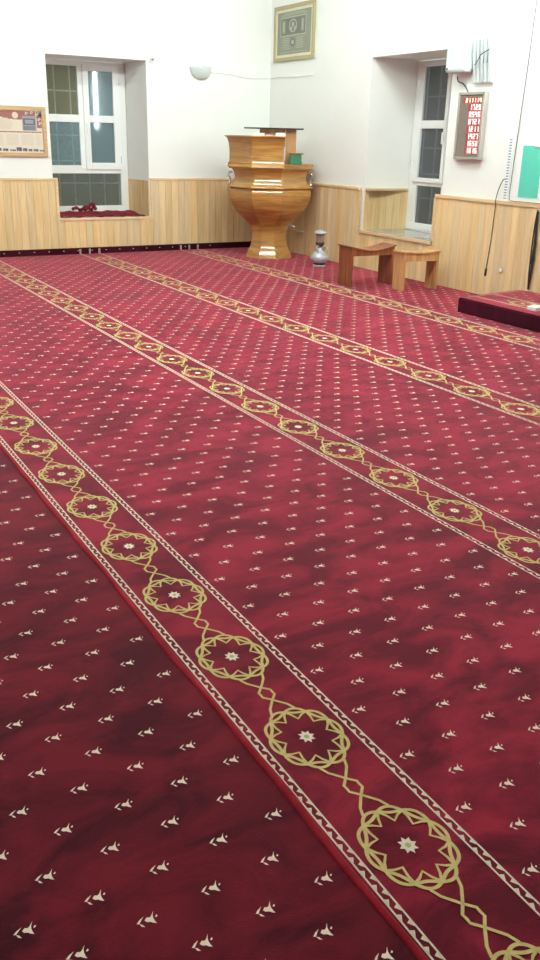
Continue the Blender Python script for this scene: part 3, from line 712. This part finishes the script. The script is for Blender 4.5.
bm = bmesh.new(); lathe(bm, [(.023, .002), (.023, .007), (.012, .0065)], 16); o = link('insert', bm, WHITE, t, smooth=True); o.rotation_euler = (0, -PI/2, 0)
bm = bmesh.new()
for k, (dy, dx) in enumerate(((0, 0), (.018, .004), (-.016, .006))):
    tube(bm, smoothpts([(-.028-dx, -5.735+dy*.3, .98), (-.03-dx, -5.735+dy, .8), (-.03-dx, -5.74+dy*1.4, .55), (-.03-dx, -5.738+dy, .35), (-.03-dx, -5.738+dy*.2, .17)], 6), .008, 6)
bmesh.ops.create_uvsphere(bm, u_segments=10, v_segments=8, radius=.03, matrix=Matrix.Translation((-.04, -5.74, .50)) @ Matrix.Diagonal((.6, .8, 2.4, 1)))
tag(link('hanging_cable_bundle', bm, CABLE_B, smooth=True), 'bundle of dark cables hanging down the pine boards behind the platform', 'cable')

# ---------------------------------------------------------------- lamps of the room
def ceiling_lamp(x, y, s, label):
    t = thing('ceiling_light', label, 'ceiling light', (x, y, H-.001), 0, 'ceiling lights out of view')
    link('housing', B(-.62, .62, -.16, .16, -.06, 0, bev=.01), WHITE, t)
    for dy in (-.08, .08):
        bm = bmesh.new(); tube(bm, [(-.58, dy, -.085), (.58, dy, -.085)], .022, 10)
        link('tube_lamp', bm, emit('fluorescent tube', (.86, 1, .94, 1), s), t)
for i, (x, y) in enumerate(((-2.0, -3.0), (-5.6, -3.0), (-3.7, -6.4), (-1.5, -6.0), (-6.4, -6.4))):
    ceiling_lamp(x, y, (120, 110, 190, 190, 150)[i], ['twin tube ceiling light nearest the corner', 'twin tube ceiling light before the back window', 'twin tube ceiling light over the middle of the hall', 'twin tube ceiling light over the platform side', 'twin tube ceiling light over the left of the hall'][i])
t = thing('upright_tube_light', 'upright fluorescent tube light fixed on the right wall past the teal panel', 'wall light', (-.003, -6.51, 2.33))
link('housing', B(-.05, 0, -.04, .04, -.62, .62, bev=.006), WHITE, t)
bm = bmesh.new(); tube(bm, [(-.075, 0, -.58), (-.075, 0, .58)], .02, 10); link('tube_lamp', bm, emit('cool tube', (.86, .98, 1, 1), 150), t)

# ---------------------------------------------------------------- world and camera
w = bpy.data.worlds.new('night'); bpy.context.scene.world = w; w.use_nodes = True
bg = w.node_tree.nodes['Background']; bg.inputs[0].default_value = (.85, .85, .85, 1); bg.inputs[1].default_value = 1.7
f, pi_, ro, ya, cx, cy = 869.87, .373213, .024381, .525244, -7.09786, -12.53022
F = Vector((math.sin(ya)*math.cos(pi_), math.cos(ya)*math.cos(pi_), -math.sin(pi_)))
R = Vector((math.cos(ya), -math.sin(ya), 0)); U = R.cross(F)
R2 = math.cos(ro)*R+math.sin(ro)*U; U2 = -math.sin(ro)*R+math.cos(ro)*U
cam = bpy.data.cameras.new('camera'); co = bpy.data.objects.new('camera', cam); C.objects.link(co)
m = Matrix((R2, U2, -F)).transposed().to_4x4(); m.translation = Vector((cx, cy, 1.6)); co.matrix_world = m
cam.sensor_fit = 'AUTO'; cam.sensor_width = 36; cam.lens = f/960*36; cam.clip_end = 100; cam.clip_start = .02
bpy.context.scene.camera = co
vs_ = bpy.context.scene.view_settings
bpy.context.scene.display_settings.display_device = 'sRGB'
vs_.view_transform = 'Standard'; vs_.look = 'None'; vs_.gamma = 1; vs_.use_curve_mapping = False; vs_.exposure = 0.42
